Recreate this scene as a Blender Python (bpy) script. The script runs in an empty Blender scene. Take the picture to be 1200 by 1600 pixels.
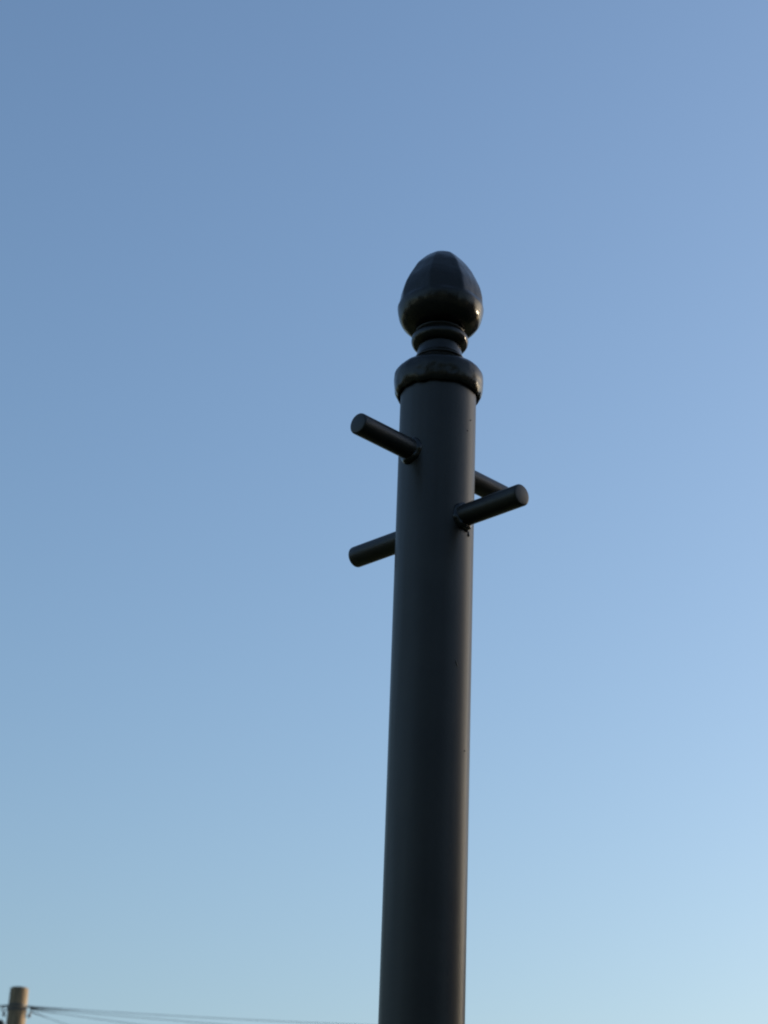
import bpy, bmesh, math, random
from mathutils import Vector, Matrix, noise
R = math.radians
SC = bpy.context.scene
COL = SC.collection

# ---------------------------------------------------------------- camera
pitch, roll = R(25.0), R(2.2)
Fv = Vector((0, math.cos(pitch), math.sin(pitch)))
Uv = Vector((0, -math.sin(pitch), math.cos(pitch)))
Xv = Vector((1, 0, 0))
Rr = Xv * math.cos(roll) + Uv * math.sin(roll)
Ur = Uv * math.cos(roll) - Xv * math.sin(roll)
cam = bpy.data.cameras.new('camera')
cam_o = bpy.data.objects.new('camera', cam)
COL.objects.link(cam_o)
m = Matrix((Rr, Ur, -Fv)).transposed().to_4x4()
m.translation = (0, 0, 1.6)
cam_o.matrix_world = m
cam.sensor_fit = 'VERTICAL'
cam.sensor_height = 36
cam.lens = 72
cam.clip_start = 0.05
cam.clip_end = 2000
cam.dof.use_dof = True
cam.dof.focus_distance = 2.36
cam.dof.aperture_fstop = 15
SC.camera = cam_o

# ---------------------------------------------------------------- sky, sun, exposure
SUN_AZ, SUN_EL = R(63), R(12)          # azimuth from +Y towards +X
world = bpy.data.worlds.new('World')
SC.world = world
world.use_nodes = True
nt = world.node_tree
bg = nt.nodes['Background']
sky = nt.nodes.new('ShaderNodeTexSky')
sky.sky_type = 'NISHITA'
sky.sun_disc = False
sky.sun_elevation = SUN_EL
sky.sun_rotation = SUN_AZ
sky.altitude = 0
sky.air_density = 1.35
sky.dust_density = 2.2
sky.ozone_density = 3.0
wb = nt.nodes.new('ShaderNodeMix')          # the camera's cool white balance
wb.data_type = 'RGBA'; wb.blend_type = 'MULTIPLY'
wb.inputs[0].default_value = 1.0
wb.inputs[7].default_value = (0.872, 0.887, 0.965, 1)
nt.links.new(sky.outputs[0], wb.inputs[6])
nt.links.new(wb.outputs[2], bg.inputs[0])
bg.inputs[1].default_value = 0.15
sun = bpy.data.lights.new('sun', 'SUN')
sun.energy = 4.2
sun.angle = R(0.5)
sun.color = (1.0, 0.82, 0.60)
sun_o = bpy.data.objects.new('sun', sun)
COL.objects.link(sun_o)
sd = Vector((math.sin(SUN_AZ) * math.cos(SUN_EL), math.cos(SUN_AZ) * math.cos(SUN_EL), math.sin(SUN_EL)))
sun_o.rotation_euler = sd.to_track_quat('Z', 'Y').to_euler()
sun_o.location = (20, 10, 20)
SC.view_settings.view_transform = 'Standard'
SC.view_settings.look = 'None'
SC.view_settings.gamma = 1
SC.view_settings.use_curve_mapping = False
SC.view_settings.exposure = 0.68
SC.render.engine = 'CYCLES'
SC.cycles.filter_width = 2.1      # slightly soft compact-camera lens
SC.render.resolution_x, SC.render.resolution_y = 768, 1024

# ---------------------------------------------------------------- helpers
def link(name, bm, mat, parent=None, smooth=True, angle=None):
    me = bpy.data.meshes.new(name)
    bm.normal_update()
    bm.to_mesh(me)
    bm.free()
    if smooth:
        for p in me.polygons:
            p.use_smooth = True
        if angle:
            me.set_sharp_from_angle(angle=R(angle))
    me.materials.append(mat)
    o = bpy.data.objects.new(name, me)
    COL.objects.link(o)
    if parent:
        o.parent = parent
    return o

def empty(name, loc, label, cat, group=None):
    o = bpy.data.objects.new(name, None)
    COL.objects.link(o)
    o.location = loc
    return tag(o, label, cat, group)

def tag(o, label, cat, group=None):
    o['label'] = label
    o['category'] = cat
    if group:
        o['group'] = group
    return o

def lathe(bm, prof, seg=96, rad=None, cap=False):
    """revolve (r, z) pairs around Z; rad(theta, r, z) may modulate the radius"""
    rings = []
    for r, z in prof:
        if r < 1e-6:
            rings.append([bm.verts.new((0, 0, z))])
        else:
            ring = []
            for i in range(seg):
                t = 2 * math.pi * i / seg
                q = rad(t, r, z) if rad else r
                ring.append(bm.verts.new((q * math.cos(t), q * math.sin(t), z)))
            rings.append(ring)
    for a, b in zip(rings, rings[1:]):
        for i in range(seg):
            j = (i + 1) % seg
            if len(a) == 1 and len(b) == 1:
                continue
            if len(a) == 1:
                bm.faces.new((a[0], b[i], b[j]))
            elif len(b) == 1:
                bm.faces.new((a[i], b[0], a[j]))
            else:
                bm.faces.new((a[i], b[i], b[j], a[j]))
    if cap:
        for ring in (rings[0], rings[-1]):
            if len(ring) > 1:
                bm.faces.new(ring)
    bmesh.ops.recalc_face_normals(bm, faces=bm.faces)
    return bm

def smooth_prof(pts, n=6):
    """Catmull-Rom through the profile points"""
    out = []
    for i in range(len(pts) - 1):
        p0 = pts[max(i - 1, 0)]; p1 = pts[i]; p2 = pts[i + 1]; p3 = pts[min(i + 2, len(pts) - 1)]
        for k in range(n):
            t = k / n
            out.append(tuple(0.5 * (2 * p1[a] + (p2[a] - p0[a]) * t + (2 * p0[a] - 5 * p1[a] + 4 * p2[a] - p3[a]) * t * t
                       + (3 * p1[a] - p0[a] - 3 * p2[a] + p3[a]) * t ** 3) for a in (0, 1)))
    out.append(pts[-1])
    return [(max(r, 0), z) for r, z in out]

def lump(bm, amp, scale, seed=0.0):
    """small casting unevenness along the normals"""
    bm.normal_update()
    off = Vector((seed, seed * 1.7, seed * .6))
    mv = []
    for v in bm.verts:
        d = noise.noise(v.co * scale + off) + .5 * noise.noise(v.co * scale * 2.7 + off)
        mv.append(v.normal * d * amp)
    for v, q in zip(bm.verts, mv):
        v.co += q
    return bm

def tube(bm, pts, r, seg=10, closed=False):
    pts = [Vector(p) for p in pts]
    n = len(pts)
    rings = []
    for i, p in enumerate(pts):
        if closed:
            d = pts[(i + 1) % n] - pts[i - 1]
        else:
            d = pts[min(i + 1, n - 1)] - pts[max(i - 1, 0)]
        d.normalize()
        a = d.cross(Vector((0, 0, 1)))
        if a.length < 1e-3:
            a = d.cross(Vector((0, 1, 0)))
        a.normalize()
        b = d.cross(a)
        rr = r(i / (n - 1)) if callable(r) else r
        rings.append([bm.verts.new(p + (a * math.cos(2 * math.pi * k / seg) + b * math.sin(2 * math.pi * k / seg)) * rr) for k in range(seg)])
    pairs = list(zip(rings, rings[1:])) + ([(rings[-1], rings[0])] if closed else [])
    for x, y in pairs:
        for k in range(seg):
            bm.faces.new((x[k], x[(k + 1) % seg], y[(k + 1) % seg], y[k]))
    if not closed:
        bm.faces.new(rings[0]); bm.faces.new(rings[-1])
    bmesh.ops.recalc_face_normals(bm, faces=bm.faces)
    return bm

def box(bm, lo, hi):
    vs = [bm.verts.new((x, y, z)) for z in (lo[2], hi[2]) for y in (lo[1], hi[1]) for x in (lo[0], hi[0])]
    for f in ((0, 2, 3, 1), (4, 5, 7, 6), (0, 1, 5, 4), (2, 6, 7, 3), (0, 4, 6, 2), (1, 3, 7, 5)):
        bm.faces.new([vs[i] for i in f])
    return bm

# ---------------------------------------------------------------- materials
def base_mat(name, col, rough, spec=0.5):
    mt = bpy.data.materials.new(name)
    mt.use_nodes = True
    b = mt.node_tree.nodes['Principled BSDF']
    b.inputs['Base Color'].default_value = (*col, 1)
    b.inputs['Roughness'].default_value = rough
    b.inputs['Specular IOR Level'].default_value = spec
    return mt, mt.node_tree, b

def N(t, kind, **kw):
    n = t.nodes.new(kind)
    for k, v in kw.items():
        n.inputs[k].default_value = v
    return n

def noise_col(t, b, c1, c2, scale, lo=.35, hi=.65, stretch=None, detail=6):
    tc = t.nodes.new('ShaderNodeTexCoord')
    mp = t.nodes.new('ShaderNodeMapping')
    if stretch:
        mp.inputs['Scale'].default_value = stretch
    t.links.new(tc.outputs['Object'], mp.inputs[0])
    n = N(t, 'ShaderNodeTexNoise', Scale=scale, Detail=detail)
    t.links.new(mp.outputs[0], n.inputs['Vector'])
    r = t.nodes.new('ShaderNodeValToRGB')
    r.color_ramp.elements[0].position = lo; r.color_ramp.elements[0].color = (*c1, 1)
    r.color_ramp.elements[1].position = hi; r.color_ramp.elements[1].color = (*c2, 1)
    t.links.new(n.outputs[0], r.inputs[0])
    t.links.new(r.outputs[0], b.inputs['Base Color'])
    return mp, n

def add_bump(t, b, layers, dist=.001):
    """layers of (scale, strength) noise bumps in object space"""
    tc = t.nodes.new('ShaderNodeTexCoord')
    prev = None
    for sc_, st in layers:
        n = N(t, 'ShaderNodeTexNoise', Scale=sc_, Detail=3.0)
        t.links.new(tc.outputs['Object'], n.inputs['Vector'])
        bp = N(t, 'ShaderNodeBump', Strength=st, Distance=dist)
        t.links.new(n.outputs[0], bp.inputs['Height'])
        if prev:
            t.links.new(prev.outputs[0], bp.inputs['Normal'])
        prev = bp
    t.links.new(prev.outputs[0], b.inputs['Normal'])

def paint(name, rough, bumps, spec=.42, col=(.0125, .0112, .0094), col2=(.0190, .0172, .0143), rv=.06):
    mt, t, b = base_mat(name, col, rough)
    noise_col(t, b, col, col2, 18)
    n = N(t, 'ShaderNodeTexNoise', Scale=35.0, Detail=5.0)
    tc = t.nodes.new('ShaderNodeTexCoord')
    t.links.new(tc.outputs['Object'], n.inputs['Vector'])
    mr = N(t, 'ShaderNodeMapRange')
    mr.inputs[3].default_value = rough - rv; mr.inputs[4].default_value = rough + rv
    t.links.new(n.outputs[0], mr.inputs[0])
    t.links.new(mr.outputs[0], b.inputs['Roughness'])
    add_bump(t, b, bumps)
    b.inputs['Specular IOR Level'].default_value = spec
    return mt

M_shaft = paint('charcoal_paint', .34, [(60, .06), (420, .10)])
M_cast = paint('gloss_cast_paint', .21, [(45, .30), (150, .16)], spec=.30, col=(.0115, .0105, .0088), col2=(.0165, .015, .0125), rv=.05)
t = M_shaft.node_tree
b = t.nodes['Principled BSDF']
tc = t.nodes.new('ShaderNodeTexCoord'); mp = t.nodes.new('ShaderNodeMapping')
mp.inputs['Scale'].default_value = (70, 70, 2.2)
t.links.new(tc.outputs['Object'], mp.inputs[0])
nz = N(t, 'ShaderNodeTexNoise', Scale=1.0, Detail=4.0)
t.links.new(mp.outputs[0], nz.inputs['Vector'])
mr = N(t, 'ShaderNodeMapRange')
mr.inputs[1].default_value = .35; mr.inputs[2].default_value = .7
mr.inputs[3].default_value = .38; mr.inputs[4].default_value = .50
t.links.new(nz.outputs[0], mr.inputs[0])
t.links.new(mr.outputs[0], b.inputs['Roughness'])
M_peg = paint('peg_paint', .42, [(120, .08), (500, .10)])
M_weld = paint('weld_paint', .22, [(200, .5)], col=(.009, .0095, .010), col2=(.012, .012, .012))

M_wood, t, b = base_mat('weathered_pole_wood', (.2, .15, .09), .8)
noise_col(t, b, (.075, .056, .034), (.30, .215, .125), 9, .3, .7, (3, 3, .25))
add_bump(t, b, [(60, .5)], .004)
M_galv, t, b = base_mat('galvanised_steel', (.07, .07, .072), .65)
b.inputs['Metallic'].default_value = .2
M_cable, t, b = base_mat('wire_sheath', (.035, .036, .04), .5)
M_box, t, b = base_mat('dark_box', (.02, .021, .025), .5)
M_grass, t, b = base_mat('grass', (.05, .07, .025), .9)
noise_col(t, b, (.035, .055, .018), (.075, .09, .035), 1.5)
add_bump(t, b, [(3, .4), (40, .6)], .03)
M_brick, t, b = base_mat('brick_wall', (.25, .13, .09), .9)
tc = t.nodes.new('ShaderNodeTexCoord')
br = t.nodes.new('ShaderNodeTexBrick')
br.inputs['Scale'].default_value = 2.2
br.inputs['Color1'].default_value = (.24, .11, .075, 1)
br.inputs['Color2'].default_value = (.30, .15, .10, 1)
br.inputs['Mortar'].default_value = (.33, .3, .26, 1)
t.links.new(tc.outputs['Object'], br.inputs['Vector'])
t.links.new(br.outputs[0], b.inputs['Base Color'])
M_tile, t, b = base_mat('roof_tile', (.1, .07, .06), .85)
noise_col(t, b, (.07, .055, .05), (.13, .085, .07), 4)
M_frame, t, b = base_mat('white_window_frame', (.75, .75, .73), .4)
M_glass, t, b = base_mat('window_glass', (.02, .025, .03), .05)
M_door, t, b = base_mat('door_paint', (.06, .09, .12), .4)
M_bark, t, b = base_mat('bark', (.1, .075, .055), .9)
M_leaf, t, b = base_mat('leaves', (.05, .07, .025), .7)
noise_col(t, b, (.030, .042, .016), (.060, .072, .028), 1.2)

# ---------------------------------------------------------------- ground
bm = bmesh.new()
n = 40
grid = [[bm.verts.new((x, y, .0 + .05 * noise.noise(Vector((x * .11, y * .11, 0))) - (0 if math.hypot(x, y) < 900 else 1)))
         for x in [(-700 + 1400 * (i / n)) for i in range(n + 1)]] for y in [(-700 + 1400 * (j / n)) for j in range(n + 1)]]
for j in range(n):
    for i in range(n):
        bm.faces.new((grid[j][i], grid[j][i + 1], grid[j + 1][i + 1], grid[j + 1][i]))
g = link('ground', bm, M_grass)
g['kind'] = 'structure'

# ---------------------------------------------------------------- houses
def house(x0, x1, y0, y1, eave, ridge, label, facing=-1):
    """a plain two-storey brick house with a tiled gable roof; facing -1: front towards -Y"""
    cx, cy = (x0 + x1) / 2, (y0 + y1) / 2
    h = empty('brick_house', (cx, cy, 0), label, 'house')
    w, d = (x1 - x0) / 2, (y1 - y0) / 2
    bm = bmesh.new()
    box(bm, (-w, -d, -.2), (w, d, eave))
    for s in (-1, 1):
        v = [bm.verts.new((s * w, -d, eave)), bm.verts.new((s * w, d, eave)), bm.verts.new((s * w, 0, ridge - .12))]
        bm.faces.new(v if s > 0 else v[::-1])
    link('wall', bm, M_brick, h, smooth=False)
    bm = bmesh.new()
    ov, th = .35, .14
    dz = (ridge - eave) / d
    for s in (-1, 1):
        pts = [(0, ridge), (s * (d + ov), eave - dz * ov), (s * (d + ov), eave - dz * ov - th), (0, ridge - th)]
        a = [bm.verts.new((-w - .2, y, z)) for y, z in pts]
        c = [bm.verts.new((w + .2, y, z)) for y, z in pts]
        for i in range(4):
            j = (i + 1) % 4
            if not (i == 3):
                bm.faces.new((a[i], a[j], c[j], c[i]))
        bm.faces.new(a); bm.faces.new(c)
    bmesh.ops.recalc_face_normals(bm, faces=bm.faces)
    roof = link('roof', bm, M_tile, h, smooth=False)
    bm = bmesh.new()
    box(bm, (w - 1.3, -.35, ridge - .6), (w - .6, .35, ridge + .9))
    box(bm, (w - 1.36, -.41, ridge + .9), (w - .54, .41, ridge + 1.02))
    link('chimney', bm, M_brick, roof, smooth=False)
    yf = facing * d
    for wx in (-w * .5, w * .5):
        for z0, z1 in ((.9, 2.1), (3.3, 4.5)):
            if wx > 0 and z0 < 1:
                bm = box(bmesh.new(), (wx - .45, min(yf, yf + facing * .06), 0), (wx + .45, max(yf, yf + facing * .06), 2.05))
                link('door', bm, M_door, h, smooth=False)
                continue
            bm = bmesh.new()
            ya, yb = sorted((yf + facing * .003, yf + facing * .06))
            for lo, hi in (((-.8, z0), (-.74, z1)), ((.74, z0), (.8, z1)), ((-.74, z0), (.74, z0 + .06)), ((-.74, z1 - .06), (.74, z1)), ((-.03, z0 + .06), (.03, z1 - .06))):
                box(bm, (wx + lo[0], ya, lo[1]), (wx + hi[0], yb, hi[1]))
            fr = link('window_frame', bm, M_frame, h, smooth=False)
            ya, yb = sorted((yf + facing * .005, yf + facing * .03))
            bm = box(bmesh.new(), (wx - .735, ya, z0 + .065), (wx + .735, yb, z1 - .065))
            link('pane', bm, M_glass, fr, smooth=False)
    return h

house(6.4, 11.4, 20.3, 27, 5.5, 7.9, 'brick house at the near end of the row, beyond the utility pole wires')
house(11.6, 18.4, 20.3, 27, 5.5, 7.9, 'middle brick house of the row beyond the painted post')
house(18.6, 25, 20.3, 27, 5.5, 7.9, 'brick house at the far end of the row beyond the painted post')

house(8.2, 13.2, -.5, 7.3, 4.1, 5.8, 'unseen low brick house added on the right to block the sun from the painted post')  # added out of frame to shade the post and darken its right-hand reflection

# ---------------------------------------------------------------- trees (outside the frame, mirrored in the gloss paint)
def tree(x, y, h, rad, label, seed, dens=190):
    rnd = random.Random(seed)
    t_ = empty('garden_tree', (x, y, 0), label, 'tree', 'garden trees round the lawn')
    bm = bmesh.new()
    tube(bm, [(0, 0, -.2), (.05, .02, h * .3), (-.04, .05, h * .6), (0, 0, h * .85)], lambda u: .2 * (1 - u * .85) + .02, 8)
    for k in range(7):
        a = rnd.uniform(0, 6.28)
        z = h * rnd.uniform(.3, .6)
        tube(bm, [(0, 0, z), (math.cos(a) * rad * .4, math.sin(a) * rad * .4, z + h * .12), (math.cos(a) * rad * .75, math.sin(a) * rad * .75, z + h * .22)], lambda u: .07 * (1 - u) + .01, 6)
    link('trunk', bm, M_bark, t_)
    bm = bmesh.new()
    cl = [(Vector((rnd.gauss(0, rad * .45), rnd.gauss(0, rad * .45), h * rnd.uniform(.38, .92))), rad * rnd.uniform(.22, .42)) for _ in range(26)]
    for c, r in cl:
        for _ in range(dens):
            d = Vector((rnd.gauss(0, 1), rnd.gauss(0, 1), rnd.gauss(0, 1))).normalized()
            p = c + d * r * rnd.uniform(.55, 1.05)
            s = rnd.uniform(.07, .14)
            u = Vector((rnd.gauss(0, 1), rnd.gauss(0, 1), rnd.gauss(0, 1))).normalized()
            v = u.cross(d).normalized() if abs(u.dot(d)) < .98 else Vector((1, 0, 0))
            bm.faces.new([bm.verts.new(p + u * s), bm.verts.new(p + v * s * .6), bm.verts.new(p - u * s), bm.verts.new(p - v * s * .6)])
    link('crown', bm, M_leaf, t_, smooth=False)

tree(-11, -6, 6.5, 2.8, 'leafy garden tree to the left behind the viewer', 1)
tree(-6.5, -9.5, 6.9, 3.0, 'tall leafy tree at the left end of the row behind the viewer', 5)
tree(-1.5, -10.5, 7.4, 3.2, 'tallest leafy tree, in the middle of the row behind the viewer', 6)
tree(3.6, -10, 6.8, 3.0, 'leafy tree right of the middle in the row behind the viewer', 7)
tree(8, -7.5, 6.0, 2.6, 'leafy garden tree at the right end of the row behind the viewer', 2)
tree(-15, 1.5, 5.8, 2.7, 'leafy garden tree level with the viewer on the left', 8)
tree(12.5, -4.5, 6.0, 2.6, 'leafy garden tree level with the viewer on the right, past the low house', 9)
tree(-14, 9, 5.5, 2.4, 'leafy garden tree left of the painted post', 3)
tree(15.6, 9.8, 7.6, 2.1, 'unseen airy tree added to filter the low sun, beyond the low house', 11, 90)  # unseen sparse crown, added to weaken direct sun reaching the post

# ---------------------------------------------------------------- washing line post
PX, PY = 0.05856, 2.12346
post = empty('washing_line_post', (PX, PY, 0), 'tall charcoal metal post with acorn finial and four side pegs, standing in front', 'post')
SR = .0445
# shaft
bm = bmesh.new()
prof = [(SR, -.3)] + [(SR, z * .02) for z in range(0, 138)] + [(SR, 2.752)]
lathe(bm, prof, 128, cap=True)
link('shaft', bm, M_shaft, post, angle=40)
# paint scar on the shaft
def on_shaft(az, z, out=0):
    return Vector(((SR + out) * math.sin(az), -(SR + out) * math.cos(az), z))
bm = bmesh.new()
pts = [on_shaft(R(34 + 5 * k / 6), 2.400 - .009 * k / 6, -.0003) for k in range(7)]
tube(bm, pts, lambda u: .0002 + .0009 * math.sin(math.pi * min(max(u, 0), 1)), 8)
link('paint_scar', bm, M_shaft, post)
# specks of grit under the paint
bm = bmesh.new()
rnd = random.Random(5)
for az, z in ((50, 2.684), (57, 2.700), (58, 2.30)):
    c = on_shaft(R(az), z, 0)
    bmesh.ops.create_icosphere(bm, subdivisions=2, radius=.0008, matrix=Matrix.Translation(c))
sp = link('paint_specks', bm, M_shaft, post)
sp['kind'] = 'stuff'

# collar cap
prof = [(.020, 2.7465), (.040, 2.7460), (.0462, 2.7425), (.0478, 2.7408), (.0500, 2.7440), (.0516, 2.7490), (.0525, 2.7560), (.0526, 2.7630),
        (.0516, 2.7690), (.0485, 2.7735), (.0430, 2.7775), (.0370, 2.7805), (.0322, 2.7835), (.0292, 2.7880), (.0278, 2.7935), (.020, 2.7938)]
bm = lathe(bmesh.new(), smooth_prof(prof, 4), 128)
lump(bm, .0008, 62, 3.1)
for v in bm.verts:                      # uneven casting / paint along the lower rim
    if v.co.z < 2.750 and math.hypot(v.co.x, v.co.y) > .0465:
        q = Vector((v.co.x, v.co.y, 0)) * 75
        v.co.z += .0016 * noise.noise(q) + .0009 * noise.noise(q * 2.3)
link('collar', bm, M_cast, post)
# waist
prof = [(.010, 2.789), (.0300, 2.788), (.0278, 2.7935), (.0262, 2.802), (.0260, 2.808), (.0268, 2.813), (.010, 2.8135)]
bm = lathe(bmesh.new(), smooth_prof(prof, 3), 96)
lump(bm, .0004, 60, 1.1)
link('neck', bm, M_cast, post)
# rounded ring and thin bead above it
prof = [(.012, 2.8060)] + [(.0245 + .0096 * math.cos(a), 2.8165 + .0100 * math.sin(a)) for a in [R(-88 + 11 * k) for k in range(17)]] + [(.012, 2.8262)]
bm = lathe(bmesh.new(), prof, 96)
lump(bm, .0005, 60, 7.7)
link('ring', bm, M_cast, post)
prof = [(.012, 2.8245)] + [(.0270 + .0028 * math.cos(a), 2.8275 + .0028 * math.sin(a)) for a in [R(-88 + 22 * k) for k in range(9)]] + [(.012, 2.8305)]
bm = lathe(bmesh.new(), prof, 96)
lump(bm, .0003, 80, 2.2)
link('bead', bm, M_cast, post)
# acorn finial with eight soft facets
prof = [(0, 2.9400), (.0060, 2.9392), (.0120, 2.9364), (.0205, 2.9304), (.0305, 2.9188), (.0390, 2.9040), (.0458, 2.8900), (.0496, 2.8760),
        (.0508, 2.8640), (.0500, 2.8530), (.0470, 2.8430), (.0415, 2.8355), (.0340, 2.8310), (.0200, 2.8295)]
def facet(t, r, z):
    # ridges at -15, +26 ... degrees seen from the viewer's side (viewer is at -Y)
    a = (t + R(90) - R(28)) % R(45) - R(22.5)
    k = math.cos(R(22.5)) / math.cos(a)
    w = min(max((z - 2.860) / .006, 0), 1)
    w *= min(max((2.9395 - z) / .012, 0), 1)
    rd = r * (1 - .70 * w * (1 - k)) * 1.020
    return rd
bm = lathe(bmesh.new(), smooth_prof(prof, 6), 160, rad=facet)
lump(bm, .0005, 48, 9.3)
link('finial', bm, M_cast, post)

# pegs: two crossed bars, each peg with its weld at the foot
def peg(az, z, length, seed):
    """az: compass direction of the peg, 0 = +X, counter-clockwise"""
    r = .0126
    prof = [(0, length), (r - .0022, length), (r - .0010, length - .0004), (r - .0003, length - .0011), (r, length - .0022)]
    prof += [(r, length * k / 10) for k in range(9, 2, -1)] + [(r, .034)]
    bm = lathe(bmesh.new(), prof, 48)
    lump(bm, .00008, 60, seed)
    o = link('peg', bm, M_peg, post, angle=50)
    o.rotation_euler = (0, R(90), R(az))
    o.location = (0, 0, z)
    # weld fillet: a lumpy bead that follows the saddle where bar meets tube
    bm = bmesh.new()
    rnd = random.Random(seed)
    nseg = 64
    ph = rnd.uniform(0, 6)
    rings = []
    for k in range(nseg):
        a = 2 * math.pi * k / nseg
        dn = max(0, -math.sin(a))                    # heavier underneath
        sp = .0035 + .0004 * math.sin(3 * a + ph) + .0003 * math.sin(7 * a + 2 * ph) + .0022 * dn
        ring = []
        for q in range(8):
            u = q / 7 * math.pi / 2
            rr = r - .0006 + sp * math.cos(u) ** .8
            y, zz = rr * math.cos(a), rr * math.sin(a)
            x = math.sqrt(max(SR ** 2 - y * y, 0)) - .0006 + (sp * 1.15) * math.sin(u) ** .8
            ring.append(bm.verts.new((-zz, y, x)))
        rings.append(ring)
    for i in range(nseg):
        x_, y_ = rings[i], rings[(i + 1) % nseg]
        for j in range(7):
            bm.faces.new((x_[j], x_[j + 1], y_[j + 1], y_[j]))
    bmesh.ops.recalc_face_normals(bm, faces=bm.faces)
    link('weld', bm, M_weld, o)
    return o

Z1, Z2 = 2.6555, 2.5745
peg(225, Z1, .130, 1)
peg(45, Z1, .118, 2)
p3 = peg(-45, Z2, .131, 3)
peg(135, Z2 - .0028, .128, 4)
# paint drip hanging under the front right weld
for az, z, ln, w in ((57, 2.5585, .006, .0017), (51, 2.5605, .004, .0024)):
    pts = [on_shaft(R(az), z - ln * k / 6, .0) for k in range(7)]
    bm = tube(bmesh.new(), pts, lambda u: w * (.5 + .6 * u) if u < .9 else w * .7, 8)
    link('paint_drip', bm, M_weld, post)

# ---------------------------------------------------------------- utility poles
def utility_pole(x, y, top, label, full=True):
    u = empty('utility_pole', (x, y, 0), label, 'utility pole', 'wooden poles carrying the overhead wires')
    bm = bmesh.new()
    prof = [(.165, -.5)] + [(.165 - .045 * (z / top), z) for z in [top * k / 24 for k in range(24)]] + [(.1205, top - .03), (.1185, top - .008), (.112, top), (0, top + .012)]
    lathe(bm, prof, 40)
    lump(bm, .004, 6, 1.0)
    link('pole_shaft', bm, M_wood, u, angle=50)
    # two strap rings with eye brackets
    for k, dz in enumerate((.235, .285)):
        bm = lathe(bmesh.new(), [(.1215, top - dz - .014), (.1265, top - dz - .014), (.1265, top - dz + .014), (.1215, top - dz + .014), (.1215, top - dz - .014)], 40)
        link('steel_band', bm, M_galv, u, smooth=False)
    for sx in (-1, 1):
        bm = bmesh.new()
        tube(bm, [(sx * .12, 0, top - .235), (sx * .165, 0, top - .235), (sx * .18, 0, top - .26), (sx * .172, 0, top - .32), (sx * .16, 0, top - .36)], .012, 8)
        o = link('hook_bracket', bm, M_galv, u)
        bm = bmesh.new()
        bmesh.ops.create_uvsphere(bm, u_segments=12, v_segments=8, radius=.022, matrix=Matrix.Translation((sx * .165, 0, top - .355)))
        link('insulator', bm, M_box, o)
    if full:
        # wire tail looped round the left side
        bm = bmesh.new()
        tube(bm, [(-.125 - .045 + .04 * math.cos(a), .02 * math.sin(a), top - .27 + .045 * math.sin(a)) for a in [R(20 * k) for k in range(18)]], .006, 6, closed=True)
        link('wire_loop', bm, M_cable, u)
        # dark box on the left side
        bm = box(bmesh.new(), (-.34, -.10, top - .86), (-.155, .10, top - .432))
        bmesh.ops.bevel(bm, geom=list(bm.edges), offset=.012, segments=2, affect='EDGES')
        bx = link('terminal_box', bm, M_box, u, angle=40)
        bm = box(bmesh.new(), (-.16, -.04, top - .74), (-.118, .04, top - .66))
        link('box_bracket', bm, M_galv, bx, smooth=False)
    return u

utility_pole(-4.527, 27, 7.118, 'weathered round wooden pole top with wires fastened near it, at the bottom left corner')
utility_pole(12.0, 22.15, 6.7, 'wooden pole beyond the right edge that takes the highest wire', full=False)

def wire(A, B, sag, label, r=.0038, grip=0):
    A, B = Vector(A), Vector(B)
    n = 60
    def P(t):
        q = A.lerp(B, t)
        q.z -= 4 * sag * t * (1 - t)
        return q
    o_ = empty('overhead_wire', A, label, 'wire', 'overhead wires fanning from the wooden pole')
    bm = tube(bmesh.new(), [P(k / n) - A for k in range(n + 1)], r, 6)
    link('cable', bm, M_cable, o_)
    if grip:
        bm = tube(bmesh.new(), [P(grip * k / 10) - A for k in range(11)], lambda u: r * (2.3 - 1.0 * u), 8)
        link('cable_grip', bm, M_cable, o_)
    return o_

PXU = -4.527 + .172
wire((PXU, 27, 6.883), (12, 22, 6.33), .23, 'highest thin overhead wire, running right from the wooden pole to behind the post', grip=.042)
wire((PXU, 27, 6.867), (22, 20, 5.4), .30, 'thin overhead wire second from the top, leaving the frame left of the middle', grip=.02)
wire((PXU, 27, 6.850), (14, 20, 5.4), .45, 'thin overhead wire third from the top, dipping out at the bottom edge', grip=.02)
wire((PXU + .01, 27, 6.818), (7, 20, 5.4), .80, 'lowest and steepest thin overhead wire beside the wooden pole', grip=.02)
wire((-4.527 - .17, 27, 6.885), (-16, 27.5, 6.55), .25, 'thin overhead wire running left off the wooden pole', grip=.05)
